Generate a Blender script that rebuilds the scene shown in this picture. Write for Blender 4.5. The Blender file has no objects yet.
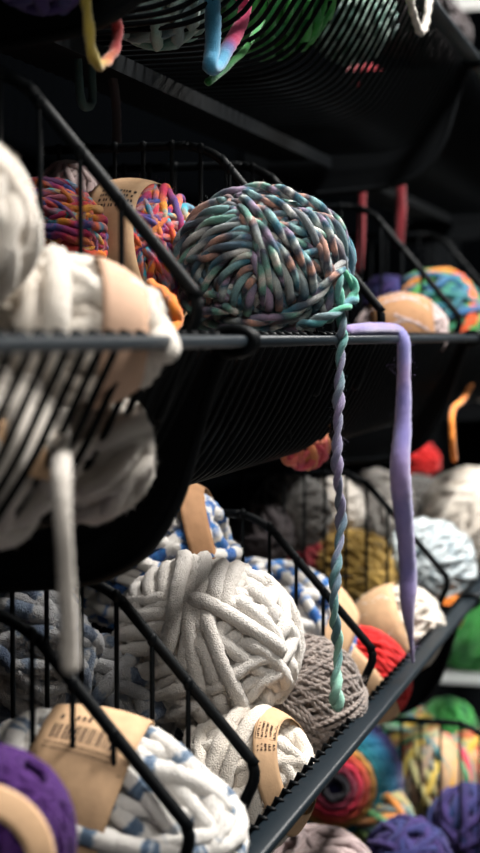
import bpy, math, random
import numpy as np
PI = math.pi
rng = np.random.default_rng(7)
random.seed(7)
C = bpy.context.scene.collection
SC = bpy.context.scene

# ------------------------------------------------------------------ camera frame
# X runs along the shelving, Y into it, Z up.  Eye height is the middle rail.
H = 1.25
A = 0.30                      # distance from the eye to the plane of the rails
F = 1600.0                    # focal length in pixels of the 480x853 frame
PIT = math.atan(91.5 / F)
YAW = math.atan(457 * math.cos(PIT) / F)
EYE = np.array([0, 0, H])
cs, sn, cp, sp = math.cos(YAW), math.sin(YAW), math.cos(PIT), math.sin(PIT)
FWD = np.array([cp * cs, cp * sn, -sp])
RGT = np.array([sn, -cs, 0.0])
UPV = np.array([sp * cs, sp * sn, cp])
VIEW = np.stack([RGT, UPV, -FWD], 1)      # columns: right, up, towards the eye
K = A * F / cs

def ray(px, py):
    return FWD + RGT * (px - 240) / F + UPV * (426.5 - py) / F
def atY(px, py, y):                        # point of a sight line at depth y (in rail distances) inside the shelf
    r = ray(px, py)
    return EYE + r * (y * A / r[1])
def atD(px, py, z):
    return EYE + ray(px, py) * z
def railX(D):                              # position along the rail
    return atY(697 - D, 335, 1.0)[0]
def depth(p):
    return float(np.dot(np.asarray(p) - EYE, FWD))

ZM, ZT, ZL, ZF = H - 0.0043, H + 1.235 * A, H - 1.215 * A, H - 2.43 * A
YR = A
YF = 0.58 * A
YB = 2.05 * A
J1, J2 = railX(469), railX(229)
PITCH = J2 - J1
J0, J3 = J1 - PITCH, J2 + PITCH

# ------------------------------------------------------------------ materials
def srgb(r, g, b):
    f = lambda c: (c / 255 / 12.92) if c / 255 <= 0.04045 else ((c / 255 + 0.055) / 1.055) ** 2.4
    return (f(r), f(g), f(b), 1)

def base_mat(name, col, rough=0.5, metallic=0.0, bump=0.0, bscale=200, var=0.0, vscale=30, coat=0.0, spec=0.5):
    m = bpy.data.materials.new(name); m.use_nodes = True
    nt = m.node_tree; b = nt.nodes['Principled BSDF']
    b.inputs['Base Color'].default_value = col
    b.inputs['Roughness'].default_value = rough
    b.inputs['Metallic'].default_value = metallic
    b.inputs['Specular IOR Level'].default_value = spec
    if coat: b.inputs['Coat Weight'].default_value = coat
    tc = nt.nodes.new('ShaderNodeTexCoord')
    if var:
        n = nt.nodes.new('ShaderNodeTexNoise'); n.inputs['Scale'].default_value = vscale; n.inputs['Detail'].default_value = 4
        nt.links.new(tc.outputs['Object'], n.inputs['Vector'])
        r = nt.nodes.new('ShaderNodeValToRGB')
        r.color_ramp.elements[0].position = 0.3; r.color_ramp.elements[1].position = 0.7
        r.color_ramp.elements[0].color = tuple(c * (1 - var) for c in col[:3]) + (1,)
        r.color_ramp.elements[1].color = tuple(min(1, c * (1 + var)) for c in col[:3]) + (1,)
        nt.links.new(n.outputs['Fac'], r.inputs['Fac']); nt.links.new(r.outputs['Color'], b.inputs['Base Color'])
    if bump:
        n = nt.nodes.new('ShaderNodeTexNoise'); n.inputs['Scale'].default_value = bscale; n.inputs['Detail'].default_value = 3
        nt.links.new(tc.outputs['Object'], n.inputs['Vector'])
        bp = nt.nodes.new('ShaderNodeBump'); bp.inputs['Strength'].default_value = bump; bp.inputs['Distance'].default_value = 0.001
        nt.links.new(n.outputs['Fac'], bp.inputs['Height']); nt.links.new(bp.outputs['Normal'], b.inputs['Normal'])
    return m

def yarn_mat(name, stops, scale=8.0, constant=False, bump=0.6, bscale=900, rough=0.95, sheen=0.1, seed=0.0, mottled=0.18, feather=0.25, wrap=1.0):
    """colour runs along the strand, as the dye does"""
    m = bpy.data.materials.new(name); m.use_nodes = True
    nt = m.node_tree; b = nt.nodes['Principled BSDF']; L = nt.links.new
    b.inputs['Roughness'].default_value = rough
    b.inputs['Specular IOR Level'].default_value = 0.15
    b.inputs['Sheen Weight'].default_value = sheen
    b.inputs['Sheen Roughness'].default_value = 0.6
    at = nt.nodes.new('ShaderNodeAttribute'); at.attribute_name = 'along'
    mu = nt.nodes.new('ShaderNodeMath'); mu.operation = 'MULTIPLY_ADD'
    mu.inputs[1].default_value = scale; mu.inputs[2].default_value = seed
    L(at.outputs['Fac'], mu.inputs[0])
    n = nt.nodes.new('ShaderNodeTexNoise'); n.noise_dimensions = '1D'
    n.inputs['Scale'].default_value = 1.0; n.inputs['Detail'].default_value = 0.0
    tq = nt.nodes.new('ShaderNodeTexCoord'); fq = nt.nodes.new('ShaderNodeTexNoise'); fq.inputs['Scale'].default_value = 130
    L(tq.outputs['Object'], fq.inputs['Vector'])
    ad = nt.nodes.new('ShaderNodeMath'); ad.operation = 'MULTIPLY_ADD'; ad.inputs[1].default_value = feather
    L(fq.outputs['Fac'], ad.inputs[0]); L(mu.outputs[0], ad.inputs[2]); L(ad.outputs[0], n.inputs['W'])
    mr = nt.nodes.new('ShaderNodeMapRange'); mr.inputs['From Min'].default_value = 0.22; mr.inputs['From Max'].default_value = 0.78
    mr.inputs['To Max'].default_value = wrap; mr.clamp = False
    pp = nt.nodes.new('ShaderNodeMath'); pp.operation = 'PINGPONG'; pp.inputs[1].default_value = 1.0
    L(n.outputs['Fac'], mr.inputs['Value']); L(mr.outputs[0], pp.inputs[0])
    r = nt.nodes.new('ShaderNodeValToRGB')
    if constant: r.color_ramp.interpolation = 'CONSTANT'
    el = r.color_ramp.elements
    while len(el) < len(stops): el.new(0.5)
    for e, (p, c) in zip(el, stops): e.position = p
    for e, (p, c) in zip(el, stops): e.color = c
    L(pp.outputs[0], r.inputs['Fac'])
    tc = nt.nodes.new('ShaderNodeTexCoord')
    fn = nt.nodes.new('ShaderNodeTexNoise'); fn.inputs['Scale'].default_value = bscale; fn.inputs['Detail'].default_value = 3
    L(tc.outputs['Object'], fn.inputs['Vector'])
    mx = nt.nodes.new('ShaderNodeMix'); mx.data_type = 'RGBA'; mx.blend_type = 'MULTIPLY'
    r2 = nt.nodes.new('ShaderNodeMapRange'); r2.inputs['From Min'].default_value = 0.3; r2.inputs['From Max'].default_value = 0.7
    r2.inputs['To Min'].default_value = 1 - mottled; r2.inputs['To Max'].default_value = 1.0
    L(fn.outputs['Fac'], r2.inputs['Value'])
    mx.inputs[0].default_value = 1.0
    L(r.outputs['Color'], mx.inputs[6]); L(r2.outputs[0], mx.inputs[7])
    L(mx.outputs[2], b.inputs['Base Color'])
    bp = nt.nodes.new('ShaderNodeBump'); bp.inputs['Strength'].default_value = bump; bp.inputs['Distance'].default_value = 0.0012
    L(fn.outputs['Fac'], bp.inputs['Height']); bp.inputs['Distance'].default_value = .0024 if bscale < 800 else .0012; L(bp.outputs['Normal'], b.inputs['Normal'])
    return m

def even(cols):
    n = len(cols); return [((i + 0.0) / n if n > 1 else 0, c) for i, c in enumerate(cols)]
def spread(cols):
    n = len(cols); return [(i / (n - 1), c) for i, c in enumerate(cols)]

M_BLK = base_mat('black_powder_coat', (0.0025, 0.0033, 0.0040, 1), rough=0.48, bump=0.15, bscale=700, spec=0.06)
M_RAIL = base_mat('slate_black_powder_coat', (0.005, 0.010, 0.0145, 1), rough=0.45, bump=0.15, bscale=700, spec=0.20)
M_PLATE = base_mat('matte_black_steel', (0.0020, 0.0028, 0.0036, 1), rough=0.6, bump=0.1, bscale=400, spec=0.10)
M_BACK = base_mat('black_back_panel', (0.0009, 0.0011, 0.0014, 1), rough=1.0, spec=0.0)
M_KRAFT = base_mat('kraft_paper', srgb(186, 152, 118), rough=0.8, bump=0.2, bscale=350, var=0.10, vscale=90, spec=0.2)
M_KRAFT2 = base_mat('brown_kraft_paper', srgb(150, 112, 80), rough=0.8, bump=0.2, bscale=350, var=0.10, vscale=90, spec=0.2)
M_BEIGE = base_mat('beige_paper', srgb(192, 158, 134), rough=0.8, bump=0.2, bscale=350, var=0.06, vscale=60, spec=0.2)
M_INK = base_mat('dark_ink', srgb(58, 46, 40), rough=0.8, spec=0.1)
M_WALL = base_mat('white_wall_paint', (0.80, 0.80, 0.79, 1), rough=0.9, var=0.03, vscale=3)
M_DARKW = base_mat('low_bounce_wall_grey', (0.05, 0.052, 0.055, 1), rough=0.9, var=0.05, vscale=3)  # dark tone given to unseen walls to cut bounced light
M_FLOOR = base_mat('grey_vinyl', (0.12, 0.118, 0.115, 1), rough=0.45, var=0.12, vscale=5)
M_SHELF = base_mat('grey_shelf_steel', (0.45, 0.47, 0.47, 1), rough=0.45, bump=0.05)

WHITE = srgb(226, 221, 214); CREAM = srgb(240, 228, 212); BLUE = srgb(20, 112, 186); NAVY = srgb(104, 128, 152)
Y_WHITE = yarn_mat('white_chenille', spread([srgb(214, 206, 197), srgb(230, 224, 217)]), 3, bump=1.0, bscale=760, sheen=0.3, mottled=0.2)
Y_CREAM = yarn_mat('cream_chenille', spread([srgb(222, 209, 193), srgb(236, 228, 216)]), 3, bump=1.0, bscale=760, sheen=0.4, mottled=0.10)
Y_OFFW = yarn_mat('offwhite_chenille', spread([srgb(190, 181, 170), srgb(208, 200, 190)]), 3, bump=1.0, bscale=760, sheen=0.3, mottled=0.12)
Y_BLUEW = yarn_mat('blue_dot_chenille', [(0, WHITE), (0.50, WHITE), (0.62, BLUE), (0.92, srgb(14, 84, 160))], 60, feather=.7, bump=1.0, bscale=760, sheen=0.3, mottled=0.12)
Y_NAVYW = yarn_mat('slate_dot_chenille', [(0, WHITE), (0.70, WHITE), (0.82, NAVY), (0.97, srgb(62, 86, 114))], 62, feather=.7, bump=1.0, bscale=760, sheen=0.3, mottled=0.12)
Y_NAVY_SHADE = yarn_mat('shade_toned_slate_chenille', [(0, srgb(160, 160, 163)), (0.60, srgb(172, 172, 172)), (0.76, srgb(104, 120, 140)), (0.95, srgb(64, 80, 106))], 36, feather=.7, bump=1.0, bscale=760, sheen=0.3, mottled=0.12)  # whites greyed: the shade under the middle basket is put into the colour
Y_HERO = yarn_mat('multicolour_roving', spread([srgb(240, 240, 234), srgb(88, 98, 112), srgb(52, 118, 140), srgb(160, 204, 204), srgb(70, 84, 102), srgb(226, 172, 150),
                  srgb(80, 86, 102), srgb(206, 216, 212), srgb(50, 100, 122), srgb(180, 156, 184), srgb(66, 76, 92), srgb(126, 184, 166), srgb(244, 236, 226)]), 3.2, bump=1.0, bscale=1500, sheen=0.15, mottled=0.5, feather=.04, wrap=3.0)
Y_TEAL = yarn_mat('teal_roving', [(0, srgb(140, 150, 150)), (.12, srgb(70, 140, 156)), (.19, srgb(90, 190, 150)), (.32, srgb(92, 168, 160)), (.44, srgb(100, 110, 132)), (.56, srgb(132, 118, 156)), (.7, srgb(94, 100, 128)), (.82, srgb(70, 112, 124)), (.91, srgb(80, 134, 134)), (.97, srgb(150, 206, 184))], 0.0, bump=1.0, bscale=1300, sheen=0.35, mottled=0.3)
Y_GREY = yarn_mat('grey_wool', spread([srgb(128, 112, 104), srgb(166, 150, 140), srgb(110, 98, 92)]), 40, bump=1.0, bscale=1500, sheen=0.4, mottled=0.35)
Y_RAIN = yarn_mat('rainbow_wool', spread([srgb(214, 120, 40), srgb(190, 48, 62), srgb(40, 150, 170), srgb(222, 150, 50), srgb(180, 44, 80), srgb(50, 70, 130), srgb(226, 110, 70), srgb(30, 130, 160)]), 4, wrap=2.5, feather=.1, bump=0.8, bscale=1200, sheen=0.05)
Y_PURP = yarn_mat('purple_wool', spread([srgb(58, 24, 84), srgb(72, 34, 100)]), 4, sheen=0.05)
Y_LILAC = yarn_mat('lilac_roving', spread([srgb(122, 110, 164), srgb(104, 97, 158), srgb(136, 116, 164), srgb(104, 103, 162)]), 9, sheen=0.4, bscale=1300)
Y_RED = yarn_mat('red_wool', spread([srgb(216, 28, 26), srgb(196, 20, 22)]), 4, sheen=0.2)
Y_DRED = yarn_mat('dark_red_wool', spread([srgb(132, 22, 36), srgb(112, 16, 28)]), 4, sheen=0.2)
Y_GREEN = yarn_mat('green_wool', spread([srgb(30, 120, 50), srgb(60, 150, 66), srgb(20, 90, 50)]), 8, sheen=0.2)
Y_ORANGE = yarn_mat('orange_wool', spread([srgb(226, 140, 40), srgb(210, 110, 30)]), 8, sheen=0.2)
Y_GOLD = yarn_mat('gold_tinsel', spread([srgb(150, 118, 50), srgb(196, 160, 80), srgb(96, 76, 40)]), 60, rough=0.5, sheen=0.1, mottled=0.5, bscale=500)
Y_SILV = yarn_mat('silver_tinsel', spread([srgb(170, 184, 190), srgb(206, 214, 216), srgb(120, 140, 150)]), 60, rough=0.5, sheen=0.1, mottled=0.4, bscale=500)
Y_SUN = yarn_mat('orange_green_blue_wool', spread([srgb(216, 44, 34), srgb(226, 110, 34), srgb(70, 140, 56), srgb(40, 120, 52), srgb(30, 80, 130), srgb(50, 130, 54)]), .4, wrap=1.5, feather=.05, sheen=0.2)
Y_TQ = yarn_mat('yellow_pink_teal_wool', spread([srgb(220, 190, 70), srgb(226, 160, 50), srgb(206, 60, 90), srgb(60, 160, 110), srgb(230, 196, 90), srgb(40, 120, 130), srgb(222, 140, 60)]), .4, wrap=1.5, feather=.05, sheen=0.2)
Y_NVP = yarn_mat('navy_violet_wool', spread([srgb(44, 40, 84), srgb(66, 52, 104), srgb(36, 56, 100)]), 3, sheen=0.05)
Y_CAKE = yarn_mat('rainbow_cake_wool', [(0, srgb(24, 22, 30)), (.06, srgb(40, 30, 44)), (.10, srgb(206, 40, 80)), (.20, srgb(214, 60, 70)), (.27, srgb(222, 150, 40)), (.34, srgb(20, 120, 130)), (.56, srgb(24, 104, 140)), (.72, srgb(48, 44, 100)), (1, srgb(40, 38, 84))], 0.0, sheen=0.2)
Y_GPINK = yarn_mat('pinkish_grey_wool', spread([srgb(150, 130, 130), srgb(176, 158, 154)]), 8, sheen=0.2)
Y_PINKO = yarn_mat('pink_orange_wool', spread([srgb(214, 70, 90), srgb(232, 110, 110), srgb(224, 150, 80), srgb(200, 60, 100)]), 8, sheen=0.2)
Y_TGREY = yarn_mat('teal_grey_wool', spread([srgb(90, 140, 130), srgb(150, 170, 160), srgb(80, 110, 120)]), 8, sheen=0.2)
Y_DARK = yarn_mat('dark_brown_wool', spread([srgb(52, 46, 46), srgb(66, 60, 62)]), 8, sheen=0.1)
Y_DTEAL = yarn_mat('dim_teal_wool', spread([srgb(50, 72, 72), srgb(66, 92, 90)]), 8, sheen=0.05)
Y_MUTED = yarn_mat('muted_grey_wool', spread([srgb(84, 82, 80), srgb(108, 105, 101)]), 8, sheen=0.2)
Y_LOOP1 = yarn_mat('yellow_red_roving', [(0, srgb(150, 140, 60)), (.40, srgb(168, 146, 58)), (.50, srgb(172, 92, 44)), (.60, srgb(158, 34, 34)), (1, srgb(130, 26, 34))], 0.0, sheen=0.3)
Y_LOOP2 = yarn_mat('blue_pink_roving', [(0, srgb(50, 128, 164)), (.46, srgb(58, 134, 170)), (.52, srgb(100, 84, 150)), (.58, srgb(220, 60, 116)), (1, srgb(224, 66, 120))], 0.0, sheen=0.3)

def ramp_on_attr(m):
    """colour straight from the strand coordinate (0..1), for strands dyed end to end"""
    nt = m.node_tree
    at = next(n for n in nt.nodes if n.type == 'ATTRIBUTE'); rp = next(n for n in nt.nodes if n.type == 'VALTORGB')
    nt.links.new(at.outputs['Fac'], rp.inputs['Fac'])
for m in (Y_LOOP1, Y_LOOP2, Y_CAKE, Y_TEAL): ramp_on_attr(m)

# ------------------------------------------------------------------ mesh helpers
class MB:
    """collects quads; build() links them as ONE mesh object"""
    def __init__(s): s.v, s.f, s.a, s.n = [], [], [], 0
    def add(s, v, f, a=None):
        v = np.asarray(v, float).reshape(-1, 3); f = np.asarray(f, int).reshape(-1, 4)
        s.v.append(v); s.f.append(f + s.n)
        s.a.append(np.zeros(len(v)) if a is None else np.asarray(a, float)); s.n += len(v)
    def build(s, name, mat, parent=None, origin=None, smooth=True):
        v = np.concatenate(s.v); f = np.concatenate(s.f); a = np.concatenate(s.a)
        if parent is not None: o0 = np.array(parent_world(parent))
        elif origin is not None: o0 = np.asarray(origin, float)
        else: o0 = np.array([(v[:, 0].min() + v[:, 0].max()) / 2, (v[:, 1].min() + v[:, 1].max()) / 2, v[:, 2].min()])
        v = v - o0
        me = bpy.data.meshes.new(name)
        me.vertices.add(len(v)); me.vertices.foreach_set('co', v.astype(np.float32).ravel())
        me.loops.add(f.size); me.loops.foreach_set('vertex_index', f.astype(np.int32).ravel())
        me.polygons.add(len(f)); me.polygons.foreach_set('loop_start', np.arange(0, f.size, 4, dtype=np.int32))
        me.update(calc_edges=True)
        me.polygons.foreach_set('use_smooth', np.full(len(f), smooth, dtype=bool))
        at = me.attributes.new('along', 'FLOAT', 'POINT'); at.data.foreach_set('value', a.astype(np.float32))
        me.materials.append(mat)
        o = bpy.data.objects.new(name, me); C.objects.link(o)
        if parent is not None: o.parent = parent
        else: o.location = o0
        return o

WORLD = {}
def parent_world(p):
    loc = np.array(p.location)
    while p.parent is not None:
        p = p.parent; loc = loc + np.array(p.location)
    return loc

def tag(o, label=None, cat=None, group=None, kind=None):
    if label: o['label'] = label
    if cat: o['category'] = cat
    if group: o['group'] = group
    if kind: o['kind'] = kind
    return o
def empty(name, loc):
    o = bpy.data.objects.new(name, None); C.objects.link(o); o.location = tuple(loc); o.empty_display_size = 0.02
    return o

def box(mb, lo, hi, ch=0.0):
    x0, y0, z0 = lo; x1, y1, z1 = hi
    v = [(x0, y0, z0), (x1, y0, z0), (x1, y1, z0), (x0, y1, z0), (x0, y0, z1), (x1, y0, z1), (x1, y1, z1), (x0, y1, z1)]
    mb.add(v, [(0, 3, 2, 1), (4, 5, 6, 7), (0, 1, 5, 4), (1, 2, 6, 5), (2, 3, 7, 6), (3, 0, 4, 7)])

def resample(pts, step, closed=False):
    """Catmull-Rom through the points, then even steps"""
    P = np.asarray(pts, float); n = len(P)
    if n == 2 and not closed:
        Q = np.linspace(P[0], P[1], 24)
    else:
        if closed: E = np.concatenate([P[-1:], P, P[:2]])
        else: E = np.concatenate([2 * P[:1] - P[1:2], P, 2 * P[-1:] - P[-2:-1]])
        t = np.linspace(0, 1, 14, endpoint=False)[:, None]
        out = []
        for i in range(1, len(E) - 2):
            p0, p1, p2, p3 = E[i - 1], E[i], E[i + 1], E[i + 2]
            out.append(0.5 * (2 * p1 + (p2 - p0) * t + (2 * p0 - 5 * p1 + 4 * p2 - p3) * t ** 2 + (3 * p1 - p0 - 3 * p2 + p3) * t ** 3))
        out.append(E[-2][None]); Q = np.concatenate(out)
    d = np.concatenate([[0], np.cumsum(np.linalg.norm(np.diff(Q, axis=0), axis=1))])
    k = max(3, int(d[-1] / step) + 1)
    s = np.linspace(0, d[-1], k)
    return np.stack([np.interp(s, d, Q[:, i]) for i in range(3)], 1)

def polyline(pts, radius=0.0, seg=6):
    """bent bar: straight runs with filleted corners"""
    P = [np.asarray(p, float) for p in pts]; out = [P[0]]
    for a, b, c in zip(P, P[1:], P[2:]):
        u = a - b; w = c - b; r = min(radius, np.linalg.norm(u) * .45, np.linalg.norm(w) * .45)
        u = b + u / np.linalg.norm(u) * r; w = b + w / np.linalg.norm(w) * r
        for i in range(seg + 1):
            t = i / seg; out.append((1 - t) ** 2 * u + 2 * t * (1 - t) * b + t * t * w)
    out.append(P[-1]); return np.array(out)

def tube(mb, path, r, m=8, ref=None, ply=0.0, twist=0.0, a0=0.0, a01=False, jit=0.0, plycol=0.0, cap=True, flat=1.0, lump=0.0, ph=0.0, fib=0.0):
    """strand or bar; ref = per-point reference normals (or None for parallel transport)"""
    P = np.asarray(path, float); n = len(P)
    T = np.gradient(P, axis=0); T /= np.linalg.norm(T, axis=1)[:, None] + 1e-12
    if ref is None:
        N = np.zeros_like(P)
        u = np.array([0, 0, 1.0]) if abs(T[0][2]) < 0.9 else np.array([0, 1.0, 0])
        u = u - T[0] * np.dot(u, T[0]); u /= np.linalg.norm(u); N[0] = u
        for i in range(1, n):
            u = N[i - 1] - T[i] * np.dot(N[i - 1], T[i]); N[i] = u / (np.linalg.norm(u) + 1e-12)
    else:
        N = ref - T * np.sum(ref * T, 1)[:, None]; N /= np.linalg.norm(N, axis=1)[:, None] + 1e-12
    B = np.cross(T, N)
    s = np.concatenate([[0], np.cumsum(np.linalg.norm(np.diff(P, axis=0), axis=1))])
    R = np.broadcast_to(np.asarray(r, float), (n,)).copy()
    if lump:
        ph1, ph2 = rng.uniform(0, 6.28, 2)
        R *= 1 + lump * (np.sin(s / (R.mean() * 5.3) + ph1) + np.sin(s / (R.mean() * 2.9) + ph2)) * 0.5
    if cap:
        e = R[0] * 0.8; e2 = R[-1] * 0.8
        P = np.concatenate([[P[0] - T[0] * e], [P[0] - T[0] * e * .7], P, [P[-1] + T[-1] * e2 * .7], [P[-1] + T[-1] * e2]])
        R = np.concatenate([[R[0] * .02, R[0] * .62], R, [R[-1] * .62, R[-1] * .02]])
        N = np.concatenate([N[:1], N[:1], N, N[-1:], N[-1:]]); B = np.concatenate([B[:1], B[:1], B, B[-1:], B[-1:]])
        s = np.concatenate([s[:1], s[:1], s, s[-1:], s[-1:]]); n += 4
    phi = np.arange(m) / m * 2 * PI
    lob = 1 - ply * (1 - np.abs(np.cos(phi)))           # two plies
    if fib: lob = lob * (1 + fib * np.where(np.arange(m) % 2 == 0, 1, -1) * rng.uniform(.4, 1, m))
    ang = phi[None, :] + (twist * s)[:, None] + ph
    rr = R[:, None] * lob[None, :]
    if jit: rr = rr * (1 + jit * rng.standard_normal(rr.shape))
    V = P[:, None, :] + rr[..., None] * (np.cos(ang)[..., None] * N[:, None, :] * flat + np.sin(ang)[..., None] * B[:, None, :])
    i = np.arange(n - 1)[:, None] * m; j = np.arange(m)[None, :]; j2 = (j + 1) % m
    f = np.stack([i + j, i + j2, i + m + j2, i + m + j], -1)
    al = (s / s[-1] if a01 else s + a0)[:, None] + plycol * (np.cos(phi) > 0)[None, :]
    mb.add(V.reshape(-1, 3), f.reshape(-1, 4), np.broadcast_to(al, (n, m)).ravel())

def fuzz(mb, pts, nrm, length, width, along=0.0):
    """stray fibres: slim curved blades"""
    n = len(pts)
    d = nrm + 0.9 * rng.standard_normal((n, 3)); d /= np.linalg.norm(d, axis=1)[:, None]
    side = np.cross(d, rng.standard_normal((n, 3))); side /= np.linalg.norm(side, axis=1)[:, None]
    bend = 0.6 * rng.standard_normal((n, 3)); L = (length * rng.uniform(.4, 1.3, n))[:, None]
    p1 = pts + d * L * .5; p2 = pts + (d + bend * .5) * L
    w = side * width
    V = np.stack([pts - w, pts + w, p1 + w * .8, p1 - w * .8, p2 + w * .3, p2 - w * .3], 1)
    i = np.arange(n)[:, None] * 6
    f = np.stack([i + np.array([0, 1, 2, 3]), i + np.array([3, 2, 4, 5])], 1)
    a = np.broadcast_to(np.asarray(along, float).reshape(-1, 1), (n, 6)) if np.ndim(along) else np.full((n, 6), along)
    mb.add(V.reshape(-1, 3), f.reshape(-1, 4), a.ravel())

def pile(ball, n=16000, ln=.0019, wd=.00022):
    v = np.concatenate(ball.mb.v[1:]); a = np.concatenate(ball.mb.a[1:])
    k = rng.integers(0, len(v), n); nn = v[k] - ball.c; nn /= np.linalg.norm(nn, axis=1)[:, None]
    fuzz(ball.mb, v[k], nn, ln, wd, a[k])

def unit(v):
    v = np.asarray(v, float); return v / np.linalg.norm(v)
def frame_of(ax):
    ax = unit(ax); h = np.array([0, 1.0, 0]) if abs(ax[1]) < .9 else np.array([1.0, 0, 0])
    e1 = unit(np.cross(h, ax)); return e1, np.cross(ax, e1), ax

class Ball:
    """a wound ball or skein; ax is its long axis in the view frame (right, up, towards the eye), k its elongation"""
    def __init__(s, c, R, ax=(0, 1, 0), k=1.0, kz=1.0):
        s.c = np.asarray(c, float); s.R = R; s.ax = unit(ax); s.k = k; s.kz = kz; s.mb = MB(); s.pos = 0.0
    def surf(s, q, add=0.0):
        """unit directions (view frame) -> world points on the ball, plus outward normals"""
        q = np.asarray(q, float)
        al = q @ s.ax
        p = q + (s.k - 1) * al[:, None] * s.ax
        nn = q + (1 / s.k - 1) * al[:, None] * s.ax
        if s.kz != 1.0:
            p = p * np.array([1, s.kz, 1]); nn = nn / np.array([1, s.kz, 1])
        nn /= np.linalg.norm(nn, axis=1)[:, None]
        ad = np.broadcast_to(np.asarray(add, float), (len(q),))[:, None]
        return s.c + (p * s.R + nn * ad) @ VIEW.T, nn @ VIEW.T
    def core(s, f=0.93, along=0.31):
        nu, nv = 28, 16
        th = np.linspace(0.001, PI - .001, nv); ph = np.arange(nu) / nu * 2 * PI
        q = np.stack([np.sin(th)[:, None] * np.cos(ph), np.broadcast_to(np.cos(th)[:, None], (nv, nu)), np.sin(th)[:, None] * np.sin(ph)], -1).reshape(-1, 3)
        v, _ = s.surf(q, -s.R * (1 - f))
        i = np.arange(nv - 1)[:, None] * nu; j = np.arange(nu)[None]; j2 = (j + 1) % nu
        s.mb.add(v, np.stack([i + j, i + j2, i + nu + j2, i + nu + j], -1).reshape(-1, 4), np.full(len(v), along))
    def strand(s, q, r, add, step, **kw):
        v, nn = s.surf(q, add)
        L = np.linalg.norm(np.diff(v, axis=0), axis=1).sum()
        tube(s.mb, v, r, ref=nn, a0=s.pos, cap=kw.pop('cap', True), **kw); s.pos += L + .173
    def rosette(s, pole, hole, turns, r, add=0.0, n=None, wob=0.04, grow=0.0, start=0.0, sweep=2 * PI, **kw):
        e1, e2, p = frame_of(pole)
        seg = n or max(28, int(2 * PI * s.R * max(1, s.k) / (r * .55)))
        t = np.arange(turns * seg) / seg
        phi = start + t / turns * sweep
        g = PI / 2 - hole * (1 + .25 * np.sin(t * 2.399 * 2.3))
        nrm = np.cos(g)[:, None] * p + np.sin(g)[:, None] * (np.cos(phi)[:, None] * e1 + np.sin(phi)[:, None] * e2)
        u = np.cross(nrm, p); u /= np.linalg.norm(u, axis=1)[:, None]; w = np.cross(nrm, u)
        a = 2 * PI * t
        q = np.cos(a)[:, None] * u + np.sin(a)[:, None] * w
        q += wob * np.stack([np.sin(a * .37 + 1), np.sin(a * .73 + 2), np.sin(a * .53)], 1)
        q /= np.linalg.norm(q, axis=1)[:, None]
        ad = add + grow * t / turns + r * .5 * np.sin(a * 1.31 + phi * 3)
        s.strand(q, r, ad, 0, **kw)
    def band(s, axis, offs, r, add=0.0, arc=(0, 2 * PI), **kw):
        e1, e2, n = frame_of(axis)
        for d in offs:
            k = max(24, int(2 * PI * s.R / (r * .55) * (arc[1] - arc[0]) / 6.283))
            t = np.linspace(arc[0], arc[1], k)
            h = np.clip(d + .03 * np.sin(t * 2 + rng.uniform(0, 6)) , -.96, .96); c = np.sqrt(1 - h * h)
            q = h[:, None] * n + c[:, None] * (np.cos(t)[:, None] * e1 + np.sin(t)[:, None] * e2)
            s.strand(q, r, add + r * .35 * np.sin(t * 3 + rng.uniform(0, 6)), 0, **kw)
    def trace(s, px, r, add, **kw):
        """strand lying on the ball along sight lines"""
        q = []
        for x, y in px:
            rd = ray(x, y); rd = rd / np.linalg.norm(rd)
            oc = EYE - s.c; b = np.dot(oc, rd); cc = np.dot(oc, oc) - s.R ** 2; disc = b * b - cc
            t = -b - math.sqrt(disc) if disc > 0 else -b
            pv = (EYE + rd * t - s.c) @ VIEW
            if s.kz != 1.0: pv = pv / np.array([1, s.kz, 1])
            q.append(unit(pv))
        Q = resample(np.array(q), r / s.R * .5); Q /= np.linalg.norm(Q, axis=1)[:, None]
        t = np.linspace(0, 1, len(Q)); end = np.minimum(1, np.minimum(t, 1 - t) / .10)
        s.strand(Q, r, add - r * 1.3 * (1 - end), 0, **kw)
    def fuzzy(s, n, length, width=0.00012):
        q = rng.standard_normal((n, 3)); q /= np.linalg.norm(q, axis=1)[:, None]
        p, nn = s.surf(q, 0.002); fuzz(s.mb, p, nn, length, width, rng.uniform(0, 5, n))
    def belt(s, ax, h0, h1, th0=0.0, th1=2 * PI, add=0.006, nseg=64):
        """paper band round axis ax between offsets h0..h1: returns its mesh and a mapper (theta 0..1, across 0..1) -> point"""
        e1, e2, n = frame_of(ax)
        def at(tt, hh, lift=0.0):
            tt = np.asarray(tt, float); hh = np.asarray(hh, float)
            th = th0 + (th1 - th0) * tt; h = h0 + (h1 - h0) * hh; c = np.sqrt(np.clip(1 - h * h, 0, 1))
            q = h[..., None] * n + c[..., None] * (np.cos(th)[..., None] * e1 + np.sin(th)[..., None] * e2)
            return s.surf(q.reshape(-1, 3), add + lift)[0]
        mb = MB(); nv = 7
        tg, hg = np.meshgrid(np.linspace(0, 1, nseg + 1), np.linspace(0, 1, nv), indexing='ij')
        vo = at(tg, hg); vi = at(tg, hg, -0.0006)
        i = np.arange(nseg)[:, None] * nv; j = np.arange(nv - 1)[None]
        fo = np.stack([i + j, i + j + 1, i + nv + j + 1, i + nv + j], -1).reshape(-1, 4)
        N = len(vo); rim = []
        for a in range(nseg):
            rim += [(a * nv, (a + 1) * nv, (a + 1) * nv + N, a * nv + N), (a * nv + nv - 1, a * nv + nv - 1 + N, (a + 1) * nv + nv - 1 + N, (a + 1) * nv + nv - 1)]
        mb.add(np.concatenate([vo, vi]), np.concatenate([fo, fo[:, ::-1] + N, np.array(rim)]))
        return mb, at

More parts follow.
